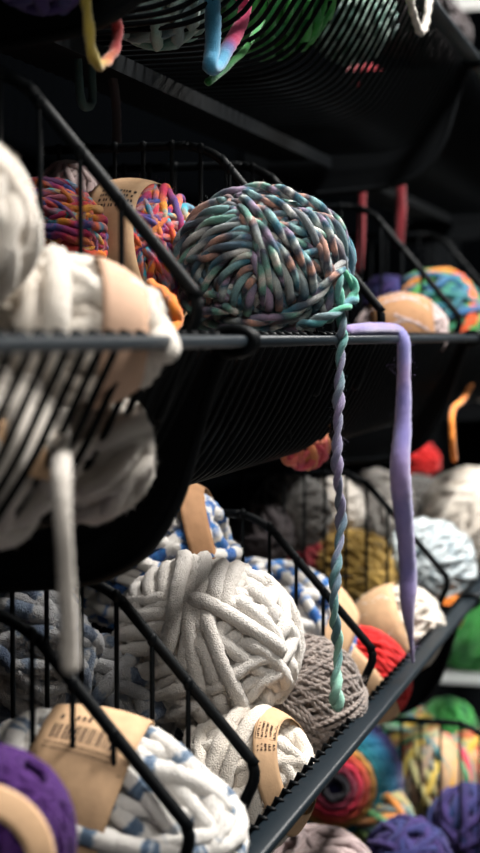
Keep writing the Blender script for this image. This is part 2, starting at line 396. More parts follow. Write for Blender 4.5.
CHEN = ('white_chenille', 'cream_chenille', 'offwhite_chenille', 'blue_dot_chenille', 'slate_dot_chenille', 'shade_toned_slate_chenille')
def put(ball, name, label, cat, mat, group=None, belts=(), strands=()):
    """ball with paper bands becomes an Empty with parts, a bare ball one mesh"""
    if mat.name in CHEN: pile(ball)
    v = np.concatenate(ball.mb.v); base = np.array([ball.c[0], ball.c[1], v[:, 2].min()])
    if not belts and not strands:
        o = ball.mb.build(name, mat, origin=base); return tag(o, label, cat, group)
    r = empty(name, base); tag(r, label, cat, group)
    ball.mb.build('wound_yarn', mat, r)
    for nm, mb, m, subs in belts:
        p = mb.build(nm, m, r)
        for sn_, smb, sm in subs: smb.build(sn_, sm, p)
    for nm, mb, m in strands: mb.build(nm, m, r)
    return r

def glyphs(mb, at, t0, t1, h0, h1, size, dens=0.75, along='t'):
    """a run of small printed letters on a band (illegible at this size in the photograph)"""
    n = max(2, int(abs(t1 - t0) / size)); 
    for i in range(n):
        if rng.random() > dens: continue
        a = t0 + (t1 - t0) * i / n; b = a + (t1 - t0) / n * .62
        k = rng.integers(0, 3); hm = (h0 + h1) / 2
        rects = [(a, b, h0, h1)] if k == 0 else [(a, a + (b - a) * .35, h0, h1), (a, b, hm, h1)] if k == 1 else [(a, b, h0, h0 + (h1 - h0) * .35), (a + (b - a) * .6, b, h0, h1)]
        for (x0, x1, y0, y1) in rects:
            mb.add(at(np.array([x0, x1, x1, x0]), np.array([y0, y0, y1, y1]), .0004), [(0, 1, 2, 3)])

def rect_on(mb, at, t0, t1, h0, h1, n=6):
    tg = np.linspace(t0, t1, n + 1)
    v = np.concatenate([at(tg, np.full(n + 1, h0), .0004), at(tg, np.full(n + 1, h1), .0004)])
    i = np.arange(n); mb.add(v, np.stack([i, i + 1, i + n + 2, i + n + 1], 1))

# ------------------------------------------------------------------ the shelving
RX = 0.0
def rounded_bar(mb, x0, x1, yc, zc, w, h):
    """rail: rounded rectangle section swept along X"""
    pts = []
    for (sx, sz) in ((1, 1), (-1, 1), (-1, -1), (1, -1)):
        r = h * .42; cx, cz = sx * (w / 2 - r), sz * (h / 2 - r)
        a0 = {(1, 1): 0, (-1, 1): 90, (-1, -1): 180, (1, -1): 270}[(sx, sz)]
        for k in range(4):
            a = math.radians(a0 + k * 30); pts.append((cx + r * math.cos(a), cz + r * math.sin(a)))
    n = len(pts); secs = [(x0, .02), (x0, .75), (x0 + .0015, 1), (x1 - .0015, 1), (x1, .75), (x1, .02)]
    V = [(x, yc + p[0] * s, zc + p[1] * s) for x, s in secs for p in pts]
    i = np.arange(len(secs) - 1)[:, None] * n; j = np.arange(n)[None]; j2 = (j + 1) % n
    mb.add(V, np.stack([i + j, i + j2, i + n + j2, i + n + j], -1).reshape(-1, 4))

PROF = [(.0, .0), (.05, -.10), (.10, -.20), (.15, -.28), (.20, -.345), (.27, -.385), (.36, -.405), (.50, -.41), (.65, -.41)]
def basket(x0, x1, yf, zr, label, group):
    r = empty('wire_basket', ((x0 + x1) / 2, yf, zr)); tag(r, label, 'wire basket', group)
    mb = MB(); rounded_bar(mb, x0, x1, yf - .0045, zr, .0225, .0080); mb.build('front_rail', M_RAIL, r)
    mb = MB(); n = int((x1 - x0) / .0238); dep = (YB - yf) / A - .06
    prof = PROF + [(dep - .06, -.41), (dep - .01, -.37), (dep, -.30), (dep, -.02)]
    path2 = resample([(0, p[0], p[1]) for p in prof], .022)
    for k in range(n):
        x = x0 + (k + .5) * (x1 - x0) / n
        P = np.stack([np.full(len(path2), x), yf + .0088 + path2[:, 1] * A, zr + .002 + path2[:, 2] * A], 1)
        P = np.concatenate([[[x, yf + .003, zr + .004]], [[x, yf + .0080, zr + .0058]], P])
        tube(mb, P, .0023, m=6)
    mb.build('wire_grid', M_BLK, r)
    mb = MB(); box(mb, (x0 + .003, yf + .63 * A, zr - .43 * A), (x1 - .003, yf + .92 * A, zr - .418 * A))
    box(mb, (x0 + .003, yf + .63 * A, zr - .47 * A), (x1 - .003, yf + .635 * A, zr - .43 * A)); mb.build('support_strip', M_PLATE, r, smooth=False)
    mb = MB(); tube(mb, [(x0 + .004, yf + dep * A + .012, zr - .01), (x1 - .004, yf + dep * A + .012, zr - .01)], .004, m=8); mb.build('rear_rail', M_BLK, r)
    return r

ROWS = {'top': (YR, ZT), 'middle': (YR, ZM), 'lower': (YR, ZL), 'bottom': (YF, ZF)}
SECT = [(J0, J1), (J1, J2), (J2, J3)]
where = ['nearest the camera', 'in the central bay', 'in the far bay']
for rn, (yf, zr) in ROWS.items():
    for i, (x0, x1) in enumerate(SECT):
        if rn == 'bottom' and i == 0: continue
        basket(x0 + .002, x1 - .002, yf, zr, f'black wire basket of the {rn} row {where[i]}', 'black wire baskets of the shelving')

def bracket(x, yf, zr, label):
    r = empty('shelf_bracket', (x, yf, zr)); tag(r, label, 'shelf bracket', 'steel end brackets between the baskets')
    pr = [(.0, -.012), (.045, -.12), (.10, -.31), (.135, -.39), (.19, -.47), (.27, -.525), (.38, -.555), (.60, -.575), (1.0, -.60)]
    D = (YB - yf) / A
    q = resample([(0, a, b) for a, b in pr], .03)
    lowp = [(min(p[1], D), p[2]) for p in q]
    if lowp[-1][0] < D: lowp.append((D, -.60))
    mb = MB(); th = .0016
    for k in range(len(lowp) - 1):
        (a0, b0), (a1, b1) = lowp[k], lowp[k + 1]
        if a1 - a0 < 1e-6: continue
        box(mb, (0, 0, 0), (0, 0, 0)); mb.v.pop(); mb.f.pop(); mb.a.pop(); mb.n -= 8
        Y0, Y1 = yf + a0 * A, yf + a1 * A
        v = [(xx, yy, zz) for xx in (x - th, x + th) for yy, zz in ((Y0, zr + b0 * A), (Y1, zr + b1 * A), (Y1, zr - .008), (Y0, zr - .008))]
        mb.add(v, [(0, 1, 2, 3), (7, 6, 5, 4), (0, 4, 5, 1), (3, 2, 6, 7)])
    mb.build('side_plate', M_PLATE, r, smooth=False)
    mb = MB()
    Q = np.array([(x, yf + p[0] * A, zr + p[1] * A) for p in lowp])
    tube(mb, Q, .0042, m=8); mb.build('rolled_edge', M_PLATE, r)
    mb = MB(); t = np.linspace(0, 2 * PI, 25)
    for dx in (-.004, .004):
        tube(mb, np.stack([np.full(25, x + dx), yf - .0045 + .0142 * np.cos(t), zr + .0085 * np.sin(t)], 1), .0032, m=8, cap=False)
    mb.build('rail_collar', M_BLK, r)
for rn, (yf, zr) in ROWS.items():
    for x, w in ((J1, 'nearest'), (J2, 'second'), (J3, 'furthest')):
        if rn == 'bottom' and x == J1: continue
        bracket(x, yf, zr, f'{w} curved black side bracket of the {rn} basket row')

def divider(D, yf, zr, dz, label, x=None, mirror=1):
    """wire fence across the basket: thick sloping frame with thin uprights"""
    x = railX(D) if x is None else x
    r = empty('wire_divider', (x, yf, zr)); tag(r, label, 'wire divider', 'black wire dividers standing across the baskets')
    Y = lambda a: yf + a * A
    Z = lambda b: zr + (b + dz) * A
    dep = .97
    c0, e = (-.025, .035) if zr == ZM else (0, 0)
    fp = [(.10, -.16 - dz), (.045, .07 + c0), (.0, .165 + c0), (.365 + e, .575 + e * 1.15), (.45 + e, .615 + e), (dep, .615 + e)]
    P = polyline([(x, Y(a), Z(b)) for a, b in fp], .022)
    mb = MB(); tube(mb, resample(P, .006), .0043, m=10); mb.build('frame', M_BLK, r)
    def floor_at(a):
        return zr + np.interp(a, [p[0] for p in PROF], [p[1] for p in PROF]) * A + .004
    def top_at(a):
        return Z(np.interp(a, [0, .365 + e, .45 + e, dep], [.165 + c0, .575 + e * 1.15, .615 + e, .615 + e]))
    for k in range(9):
        a = .178 + .0925 * k
        if a > dep: break
        mb = MB(); tube(mb, [(x - .0028, Y(a), floor_at(a)), (x - .0028, Y(a), top_at(a))], .0020, m=8)
        tube(mb, [(x - .0028, Y(a) , top_at(a) - .002), (x - .0028, Y(a), top_at(a) + .0028)], .0038, m=8)
        mb.build('upright', M_BLK, r)
    return r
divider(494, YR, ZM, -.06, 'black wire divider in front of the rainbow yarn balls on the middle row')
divider(349, YR, ZM, -.06, 'black wire divider behind the large multicoloured ball, close to its right side')
divider(312, YR, ZM, -.06, 'black wire divider just left of the lilac strand on the middle row')
divider(235, YR, ZM, -.06, 'blurred wire divider between the tan sleeved skein and the red, orange and green ball')
divider(183, YR, ZM, -.06, 'furthest blurred wire divider on the middle row, at the right edge')
divider(503, YR, ZL, 0, 'black wire divider nearest the camera, across the purple ball')
divider(437, YR, ZL, 0, 'black wire divider in front of the big white chenille ball')
divider(319, YR, ZL, 0, 'black wire divider between the grey wool ball and the red skein')
divider(245, YR, ZL, 0, 'blurred wire divider in front of the silver tinsel ball')
divider(None, YF, ZF, 0, 'blurred wire divider across the rainbow yarns of the bottom row', x=atY(468, 745, 1.0)[0])

# uprights and back of the gondola (the setting)
def struct(name, lo, hi, m):
    mb = MB(); box(mb, lo, hi); o = mb.build(name, m, smooth=False); tag(o, kind='structure'); return o
struct('wall_back', (J0, YB + .012, .0), (J3 + .45, YB + .03, H + 2.8 * A), M_BACK)
struct('trim_1', (J0, YF + .02, 0), (J3, YB + .012, ZF - .5 * A - .06), M_PLATE)
struct('floor', (-2.5, -2.5, -.02), (10, 4, 0), M_FLOOR)
struct('ceiling', (-2.5, -2.5, 3.05), (10, 4, 3.09), M_WALL)
struct('wall_far', (10, -2.5, 0), (10.05, 4, 3.05), M_WALL)
struct('wall_rear', (-2.55, -2.5, 0), (-2.5, 4, 3.05), M_DARKW)
struct('wall_right', (-2.5, -2.55, 0), (10, -2.5, 3.05), M_DARKW)  # unseen; its darkness stands in for black shelving opposite and cuts bounce
struct('wall_left', (-2.5, 4, 0), (10, 4.05, 3.05), M_WALL)

# ------------------------------------------------------------------ yarn
def at_ball(px, py, y, Rpx, **kw):
    c = atY(px, py, y); return Ball(c, Rpx * depth(c) / F, **kw)
CH = dict(m=10, jit=.06, lump=.10)                   # velvety chenille
def chenille(b, ax, turns, r, extra=0, hole=.35, **kw):
    b.core(.94); b.rosette(ax, hole, turns, r, 0.0, wob=.07, **{**CH, **kw})
    b.pile = 1
    for _ in range(extra):
        n = unit(np.asarray(ax) * rng.uniform(-.4, .4) + rng.standard_normal(3) * .8)
        b.band(n, [rng.uniform(-.35, .35)], r, r * .9, **{**CH, **kw})
def simple(b, ax, turns, r, hole=.3, ply=.3, tw=None, m=6, **kw):
    b.core(.93); b.rosette(ax, hole, turns, r, 0, ply=ply, twist=(tw or 1.6 / r * .35), m=m, **kw)

# --- the large multicoloured ball on the middle rail
hero = at_ball(263, 268, 1.18, 77, ax=(1, 0, 0), k=1.07, kz=.95)
HK = dict(ply=.60, twist=112, m=24, plycol=.7, jit=.012, lump=.08, fib=.045)
hero.core(.92)
hr = .0052
hero.rosette((-.4, -.05, .9), .35, 26, hr, -.004, **HK)
T1 = [
 [(176,275),(178,250),(188,226),(205,207),(224,194),(240,188),(262,190),(285,196),(305,206),(325,222),(340,243),(349,265),(350,292)],
 [(234,193),(255,197),(275,204),(297,220),(312,240),(322,268),(326,300)],
 [(233,199),(250,206),(268,219),(286,240),(300,262),(310,288),(313,312)],
 [(232,206),(245,215),(259,229),(273,246),(286,264),(296,282),(301,304)],
 [(243,213),(252,227),(264,246),(276,264),(285,284),(290,306)],
 [(257,238),(262,256),(270,276),(277,296),(281,312)],
 [(256,252),(259,268),(264,288),(268,310)],
 [(300,208),(318,228),(331,255),(337,285),(336,316)],
 [(310,212),(332,236),(345,268),(347,304)],
 [(318,212),(340,240),(352,275),(352,300)],
 [(312,240),(320,265),(322,290),(318,318)],
 [(234,199),(221,202),(207,209),(193,222),(184,241),(179,262)],
 [(240,206),(224,210),(206,221),(192,238),(184,262)],
 [(246,214),(228,220),(209,231),(196,248),(188,272)],
 [(250,222),(232,227),(214,239),(201,256),(194,278)],
 [(254,231),(236,236),(219,247),(207,262),(201,284)],
 [(256,240),(240,244),(222,252),(204,260),(190,266)],
 [(256,247),(241,251),(227,260),(216,274),(212,292),(215,308)],
 [(256,257),(243,261),(233,270),(226,284),(226,302)],
 [(256,268),(247,273),(240,286),(239,306)],
 [(255,280),(250,292),(250,312)],
 [(184,290),(192,300),(202,306)],[(182,300),(190,312),(206,316)],
 [(204,300),(214,294),(226,293),(232,298)],
 [(205,312),(218,306),(232,306),(238,312)],
 [(174,318),(200,318),(235,319),(266,316),(293,307),(312,291),(326,272),(338,258)],
 [(180,329),(208,330),(240,329),(266,325),(290,317),(312,306)],
 [(200,337),(230,337),(258,334),(285,328),(310,318),(330,306)],
 [(318,304),(328,320),(332,330)],[(300,312),(306,326),(308,334)],[(338,296),(345,310),(346,322)],
]
for i, p in enumerate(T1):
    hero.trace(p, hr * rng.uniform(.96, 1.16), hr * (.55 if i not in (0, 24, 25) else 1.0), **HK)
hero.fuzzy(2200, .006, .00007); pile(hero, 16000, .003, .00009)
# its loose end, hooked over the ball's right side and hanging down in front of the rail
loose = MB()
zL = 1.0
P = [atD(300, 326, 1.31), atD(322, 319, 1.302), atD(342, 309, 1.312), atD(354, 297, 1.335), atD(353, 283, 1.335), atD(343, 273, 1.325), atD(337, 274, 1.315), atD(339, 292, 1.315), atD(341, 315, 1.32), atD(342, 332, 1.322),
     atY(341, 345, .945), atY(338, 420, .945), atY(337, 470, .945),
     atY(341, 520, .945), atY(336, 570, .945), atY(334, 610, .945), atY(338, 650, .945), atY(336, 688, .945), atY(337, 706, .945)]
P = resample(P, .0016)
s = np.linspace(0, 1, len(P)); rr = .0048 + .0008 * np.sin(s * 60) + .0022 * np.clip((s - .955) / .045, 0, 1)
tube(loose, P, rr, m=20, ply=.56, twist=180, plycol=.10, jit=.012, a01=True, fib=.04)
k = rng.integers(0, len(P), 900); fuzz(loose, P[k], rng.standard_normal((900, 3)), .006, .0001, k / len(P))
put(hero, 'yarn_ball', 'large multicoloured teal, grey and peach roving ball resting on the middle rail', 'yarn ball', Y_HERO, 'balls of yarn in the baskets', strands=[('loose_end', loose, Y_TEAL)])

# --- white chenille on the near part of the middle row
b = at_ball(-50, 226, 1.3, 74, kz=1.0); chenille(b, (.15, 1, .1), 15, .0078, 0)
put(b, 'yarn_ball', 'cream chenille ball at the left edge above the middle rail', 'yarn ball', Y_CREAM, 'balls of yarn in the baskets')
b = at_ball(66, 332, 1.19, 60, ax=(1, -.05, -.25), k=1.34)
chenille(b, (1, -.05, -.25), 12, .0080, 0, hole=.5)
b.band((1, -.05, -.25), [-.5, -.2, .86, .94], .008, .007, **CH)
lb, at = b.belt((1, -.05, -.25), .26, .76, add=.0120)
end = MB(); P = resample([atD(136, 318, .975), atD(152, 325, .955), atD(161, 338, .93), atD(165, 349, .905)], .002)
tube(end, P, .0092, m=12, jit=.05)
put(b, 'yarn_skein', 'cream chenille skein with peach paper band behind the near middle rail', 'yarn skein', Y_CREAM, 'balls of yarn in the baskets', belts=[('paper_band', lb, M_BEIGE, [])], strands=[('loose_end', end, Y_CREAM)])
b = at_ball(-10, 452, 1.28, 62, ax=(.3, 1, 0), k=1.1); chenille(b, (.4, 1, .2), 13, .008, 2)
lb, at = b.belt((.3, 1, 0), -.1, .45, add=.009)
put(b, 'yarn_skein', 'off-white skein with tan band seen through the near basket wires', 'yarn skein', Y_OFFW, 'balls of yarn in the baskets', belts=[('paper_band', lb, M_KRAFT, [])])
b = at_ball(92, 462, 1.19, 45, ax=(1, .9, 0), k=1.12); chenille(b, (1, .9, .2), 12, .007, 2)
strand = MB(); P = resample([atY(62, 440, 1.12), atY(61, 470, 1.03), atY(63, 520, 1.0), atY(66, 580, 1.0), atY(69, 630, 1.0), atY(70, 668, 1.0)], .002)
tube(strand, P, .0049, m=10, jit=.05, lump=.14)
put(b, 'yarn_ball', 'off-white chenille ball at the low end of the near basket, its strand hanging out', 'yarn ball', Y_OFFW, 'balls of yarn in the baskets', strands=[('loose_end', strand, Y_OFFW)])

# --- rainbow balls behind the first divider
b = at_ball(131, 258, 1.6, 72, kz=1.0); simple(b, (.2, .3, .9), 34, .0042, m=8, plycol=.3, hole=.15)
b.band((.9, .35, .1), np.linspace(.72, .93, 4), .0044, .0035, ply=.3, twist=150, m=8)
lb, at = b.belt((.90, .12, .42), -.14, .52, add=.0065, nseg=90)
ths = np.linspace(0, 1, 361); v2 = (at(ths, np.full(361, .5)) - b.c) @ VIEW
tb = ths[np.argmax(v2[:, 1] * .45 + v2[:, 2] * .85)]
dirn = 1 if ((at(np.array([tb + .02]), np.array([.5])) - at(np.array([tb]), np.array([.5]))) @ VIEW)[0, 1] > 0 else -1
ink = MB()
for d in (.055, .040, .025, .010):
    h = .30
    while h < .92:
        w = rng.uniform(.025, .05); rect_on(ink, at, tb + dirn * d, tb + dirn * (d + .008), h, h + w, 2); h += w + rng.choice([.02, .05])
b.fuzzy(1400, .008)
put(b, 'yarn_ball', 'rainbow wool ball with round kraft label left of the multicoloured ball', 'yarn ball', Y_RAIN, 'balls of yarn in the baskets', belts=[('paper_label', lb, M_KRAFT, [('printing', ink, M_INK)])])
b = at_ball(46, 238, 1.72, 54); simple(b, (.9, .25, .3), 26, .0046, m=8, plycol=.2)
b.band((.2, .95, .1), np.linspace(-.6, .6, 10), .0046, .003, ply=.3, twist=150, m=8)
put(b, 'yarn_ball', 'red, orange and blue striped wool ball behind the cream chenille ball', 'yarn ball', Y_RAIN, 'balls of yarn in the baskets')
b = at_ball(70, 196, 1.86, 30); simple(b, (.2, .9, .3), 16, .0045)
put(b, 'yarn_ball', 'dim mauve ball at the back of the middle row above the rainbow balls', 'yarn ball', Y_GPINK, 'balls of yarn in the baskets')
mb = MB(); P = resample([atY(150, 285, 1.3), atY(166, 296, 1.24), atY(174, 308, 1.2), atY(176, 322, 1.2), atY(170, 334, 1.2)], .002)
tube(mb, P, .0055, m=10, ply=.3, twist=150); tag(mb.build('yarn_strand', Y_ORANGE), 'orange strand end curling beside the foot of the nearest middle divider', 'yarn strand')

# --- lower part of the central middle basket
b = at_ball(304, 444, 1.30, 22); simple(b, (.3, .4, .8), 22, .005)
put(b, 'yarn_ball', 'pink and orange wool ball low inside the central middle basket', 'yarn ball', Y_PINKO, 'balls of yarn in the baskets')

# --- far part of the middle row
b = at_ball(402, 331, 1.23, 34, ax=(1, .05, 0), k=1.25); simple(b, (1, 0, .2), 18, .005)
lb, at = b.belt((1, .05, 0), -.72, .62, add=.006)
put(b, 'yarn_skein', 'mauve-grey skein in tan paper sleeve behind the lilac strand', 'yarn skein', Y_GPINK, 'balls of yarn in the baskets', belts=[('paper_band', lb, M_KRAFT2, [])])
b = at_ball(434, 318, 1.35, 46); simple(b, (.8, .5, .2), 20, .007)
put(b, 'yarn_ball', 'red, orange and green wool ball at the far right of the middle row', 'yarn ball', Y_SUN, 'balls of yarn in the baskets')
b = at_ball(386, 300, 1.6, 22); simple(b, (.8, .5, .2), 14, .006)
put(b, 'yarn_ball', 'small navy and violet ball peeping over the tan sleeved skein', 'yarn ball', Y_NVP, 'balls of yarn in the baskets')
b = at_ball(395, 375, 1.35, 30); simple(b, (.2, .5, .8), 14, .006)

# --- lilac strand over the middle rail
mb = MB()
P = resample([atY(346, 331, 1.03), atY(362, 329.5, 1.0), atY(382, 329, .985), atY(396, 331, .965), atY(403, 340, .94), atY(404, 360, .935), atY(403, 420, .935), atY(400, 470, .935),
              atY(404, 520, .935), atY(408, 570, .935), atY(408, 610, .935), atY(411, 640, .935), atY(413, 662, .935)], .003)
yy = np.linspace(0, 1, len(P)); rr = np.interp(yy, [0, .1, .25, .38, .50, .60, .72, .83, .87, .93, 1], [.006, .0068, .0072, .0076, .0106, .0112, .0100, .0106, .0074, .0038, .0016])
tube(mb, P, rr, m=12, jit=.03, lump=.05, flat=.9)
k = rng.integers(int(len(P) * .3), len(P), 500); fuzz(mb, P[k], rng.standard_normal((500, 3)), .012, .0001)
tag(mb.build('yarn_strand', Y_LILAC), 'flat lilac roving strand draped over the middle rail and hanging down', 'yarn strand')

# --- strands hanging from the top row
def hang(px, y, r, mat, label, a01=False, **kw):
    mb = MB(); P = resample([atY(x, yy, y if not isinstance(y, list) else y[i]) for i, (x, yy) in enumerate(px)], r * .4)
    tube(mb, P, r, m=12, a01=a01, jit=.04, lump=.08, **kw)
    return tag(mb.build('yarn_strand', mat), label, 'yarn strand', 'strand ends hanging from the top baskets')
hang([(80,-60),(83,-20),(88,20),(91,50),(98,65),(106,62),(115,48),(117,25),(108,0),(100,-30),(98,-60)], 1.3, .0041, Y_LOOP1, 'yellow to red yarn loop hanging from the top basket at the upper left', True, ply=.25, twist=160)
hang([(206,-40),(211,-10),(213,25),(212,52),(210,66),(217,66),(225,52),(238,30),(245,8),(238,-15),(230,-40)], 1.25, .0062, Y_LOOP2, 'blue and pink yarn loop hanging from the top basket', True)
hang([(262,20),(246,48),(232,62),(222,72),(208,82)], [1.3, 1.28, 1.27, 1.27, 1.27], .0030, Y_GREEN, 'thin green strand behind the blue and pink loop')
hang([(399,-16),(403,-34),(407,-22),(410,0),(416,22),(421,32),(426,22),(429,0),(431,-6),(432,-2)], [1.10,1.02,.95,.94,.94,.94,.94,.95,1.02,1.10], .0045, Y_OFFW, 'white yarn loop over the top rail at the upper right', ply=.3, twist=150)
hang([(363,150),(362,200),(361,240),(359,270)], 1.62, .0060, Y_DRED, 'dark red strand left of its twin, hanging behind the middle row')
hang([(403,140),(401,180),(401,215),(399,244)], 1.50, .0078, Y_DRED, 'thicker dark red strand right of its twin, hanging behind the middle row')
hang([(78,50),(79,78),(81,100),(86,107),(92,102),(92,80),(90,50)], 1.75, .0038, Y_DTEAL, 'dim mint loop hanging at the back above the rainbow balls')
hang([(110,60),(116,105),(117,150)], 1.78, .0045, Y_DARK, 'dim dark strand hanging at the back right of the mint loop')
hang([(478,372),(464,398),(453,410),(452,435),(454,460)], [1.25,1.10,1.02,1.0,1.0], .0042, Y_ORANGE, 'orange strand hanging below the far middle basket')
hang([(440,150),(438,163),(430,168),(420,178)], 1.6, .007, Y_DRED, 'short red yarn end at the upper right above the twin red strands')

# --- contents of the top baskets, seen through their wires from below
def top_ball(px, py, y, Rpx, mat, label, r=.006):
    b = at_ball(px, py, y, Rpx); simple(b, (.3, .5, .6), 18, r)
    put(b, 'yarn_ball', label, 'yarn ball', mat, 'balls of yarn in the baskets')
top_ball(272, -6, 1.32, 58, Y_GREEN, 'bright green wool ball behind the wires of the top basket')
top_ball(160, -20, 1.45, 60, Y_TGREY, 'teal-grey wool ball behind the top wires beside the blue and pink loop')
top_ball(352, 18, 1.34, 40, Y_TGREY, 'mint-grey wool ball in the top basket right of the green one')
top_ball(362, 90, 1.52, 22, Y_DRED, 'dark red wool ball low in the far end of the top basket')
top_ball(400, 4, 1.4, 46, Y_DARK, 'added dark brown wool ball hiding the bright ceiling at the far end of the top basket')  # this ball and the next are added to block the bright ceiling
top_ball(436, 38, 1.4, 32, Y_DARK, 'added dark brown ball hiding the bright ceiling near the upper right corner')
top_ball(46, -64, 1.4, 66, Y_NVP, 'navy wool ball in the top basket above the left corner')

# ------------------------------------------------------------------ lower row
# purple ball nearest the camera
b = at_ball(-14, 836, 1.25, 86); simple(b, (.6, .8, .2), 60, .0022, ply=.2, m=6)
lb, at = b.belt((.0, -.12, .99), .58, .83, add=.004)
put(b, 'yarn_ball', 'deep purple ball with a tan paper band in the lower left corner', 'yarn ball', Y_PURP, 'balls of yarn in the baskets', belts=[('paper_band', lb, M_KRAFT, [])])

# speckled skein with the barcode band
b = at_ball(106, 812, 1.25, 80, ax=(1, -.34, .10), k=1.6)
ax = (1, -.34, .10)
b.core(.94); b.rosette(ax, .45, 13, .0072, 0, wob=.06, **CH)
b.band((.25, .9, .35), [-.2, .05, .3], .0072, .006, **CH)
b.band((.5, .7, .5), [.0, .35], .0072, .006, **CH)
lb, at = b.belt(ax, -.58, .10, add=.0135, nseg=90)
e1, e2, n_ = frame_of(ax)
bar = MB(); txt = MB()
# find the angle of the band that faces up and towards the eye
ths = np.linspace(0, 1, 361); pts = at(ths, np.full(361, .5)); sc_ = (pts - b.c) @ VIEW
tb = ths[np.argmax(sc_[:, 1] * .62 + sc_[:, 2] * .78)]
dirn = 1 if ((at(np.array([tb + .02]), np.array([.5])) - at(np.array([tb]), np.array([.5]))) @ VIEW)[0, 1] > 0 else -1
u = lambda d: tb + dirn * d                         # d > 0 is up the band
h = .12
while h < .86:
    w = rng.choice([.012, .018, .026]); rect_on(bar, at, u(.030), u(.064), h, h + w, 4); h += w + rng.choice([.012, .018, .024])
for i, d in enumerate((.018, .008)):
    hh = .10
    while hh < .8:
        w = rng.uniform(.008, .02); rect_on(txt, at, u(d), u(d + .005), hh, hh + w, 2); hh += w + .012
for hh in (.14, .30, .36, .42):
    rect_on(txt, at, u(.078), u(.092), hh, hh + .035, 2)
rect_on(txt, at, u(-.004), u(-.0055), .04, .96, 3)
put(b, 'yarn_skein', 'slate-speckled white chenille skein with wide brown barcode band', 'yarn skein', Y_NAVYW, 'balls of yarn in the baskets',
    belts=[('paper_band', lb, M_KRAFT, [('barcode', bar, M_INK), ('printing', txt, M_INK)])])

# speckled balls behind it, their colour darkened to stand for shade
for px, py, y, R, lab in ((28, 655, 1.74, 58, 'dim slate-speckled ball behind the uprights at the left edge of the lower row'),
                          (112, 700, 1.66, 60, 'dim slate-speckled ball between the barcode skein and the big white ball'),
                          (12, 640, 2.0 - .16, 50, 'shade-darkened slate ball at the back of the lower row at the left edge')):
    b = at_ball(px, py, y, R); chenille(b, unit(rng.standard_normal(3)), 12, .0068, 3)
    put(b, 'yarn_ball', lab, 'yarn ball', Y_NAVY_SHADE, 'balls of yarn in the baskets')

# big white chenille ball
b = at_ball(207, 643, 1.40, 82, ax=(1, -.1, 0), k=1.06)
b.core(.94); wr = .0068
b.rosette((-.55, .1, .8), .5, 21, wr, -.003, wob=.08, **CH)
W1 = [
 [(186,556),(187,572),(181,598),(178,622),(171,648),(160,664)],
 [(195,556),(198,580),(190,605),(191,640),(196,672),(203,700)],
 [(205,560),(203,580),(197,600)],[(222,566),(216,584),(214,604)],[(236,568),(226,590),(222,610)],
 [(148,572),(143,588),(145,604)],[(159,567),(155,585),(158,603)],[(170,562),(168,582),(170,602)],
 [(130,607),(150,603),(176,600)],[(124,622),(148,617),(174,614)],[(120,638),(145,633),(172,630)],[(118,654),(142,650),(166,646)],
 [(118,672),(140,672),(164,668),(186,662)],[(122,690),(146,693),(172,690),(196,682)],[(134,706),(158,712),(184,708),(206,698)],
 [(186,602),(206,606),(228,618),(252,634),(274,652)],[(232,600),(252,616),(270,638),(276,655)],
 [(205,612),(212,640),(222,668),(234,694),(244,718)],
 [(272,655),(250,660),(228,676),(206,690)],[(276,668),(256,680),(240,700)],[(284,660),(284,684),(272,706)],
 [(250,575),(268,590),(277,612),(272,640)],[(268,580),(286,604),(293,634),(288,662)],[(284,590),(297,616),(300,645),(292,680)],
 [(246,590),(262,606),(268,622)],[(216,690),(222,710),(232,724)],[(196,700),(204,716),(214,724)],[(262,690),(256,708),(248,720)],
 [(240,640),(256,650),(270,664),(278,684)],[(196,640),(208,660),(214,684)],
]
for i, p in enumerate(W1):
    b.trace(p, wr * rng.uniform(.95, 1.12), wr * (.35 if i not in (0, 15, 17) else .95), **{**CH, 'm': 14})
put(b, 'yarn_ball', 'big fluffy white chenille ball in the centre of the lower row', 'yarn ball', Y_WHITE, 'balls of yarn in the baskets')

# white skein with the small kraft band, at the lower rail
b = at_ball(240, 784, 1.25, 62, ax=(.62, .72, .2), k=1.14)
ax = (.62, .72, .2)
b.core(.94); b.rosette(ax, .45, 14, .0068, 0, wob=.07, **{**CH, 'm': 12})
b.band((.85, .45, .25), [-.55, -.3, -.1], .0068, .005, **CH); b.band((.9, -.1, .4), [-.1, .15], .0068, .006, **CH)
ax2 = (.86, .30, .36)
lb, at = b.belt(ax2, .58, .80, add=.0120, nseg=90)
ths = np.linspace(0, 1, 361); pts = at(ths, np.full(361, .5)); v2 = (pts - b.c) @ VIEW
tb = ths[np.argmax(v2[:, 1] * .55 + v2[:, 2] * .8)]
dirn = 1 if ((at(np.array([tb + .02]), np.array([.5])) - at(np.array([tb]), np.array([.5]))) @ VIEW)[0, 1] > 0 else -1
txt = MB()
for (d0, d1) in ((-.01, .012), (.03, .085)):
    for hh in np.arange(.16, .86, .17):
        glyphs(txt, at, tb + dirn * d0, tb + dirn * d1, hh, hh + .09, .0052, .85)
rect_on(txt, at, tb + dirn * .024, tb + dirn * .0252, .12, .9, 3); rect_on(txt, at, tb + dirn * .024, tb + dirn * .092, .09, .11, 6); rect_on(txt, at, tb + dirn * .024, tb + dirn * .092, .91, .93, 6)
put(b, 'yarn_skein', 'bright white chenille skein with printed kraft band against the lower rail', 'yarn skein', Y_CREAM, 'balls of yarn in the baskets',
    belts=[('paper_band', lb, M_KRAFT, [('printing', txt, M_INK)])])

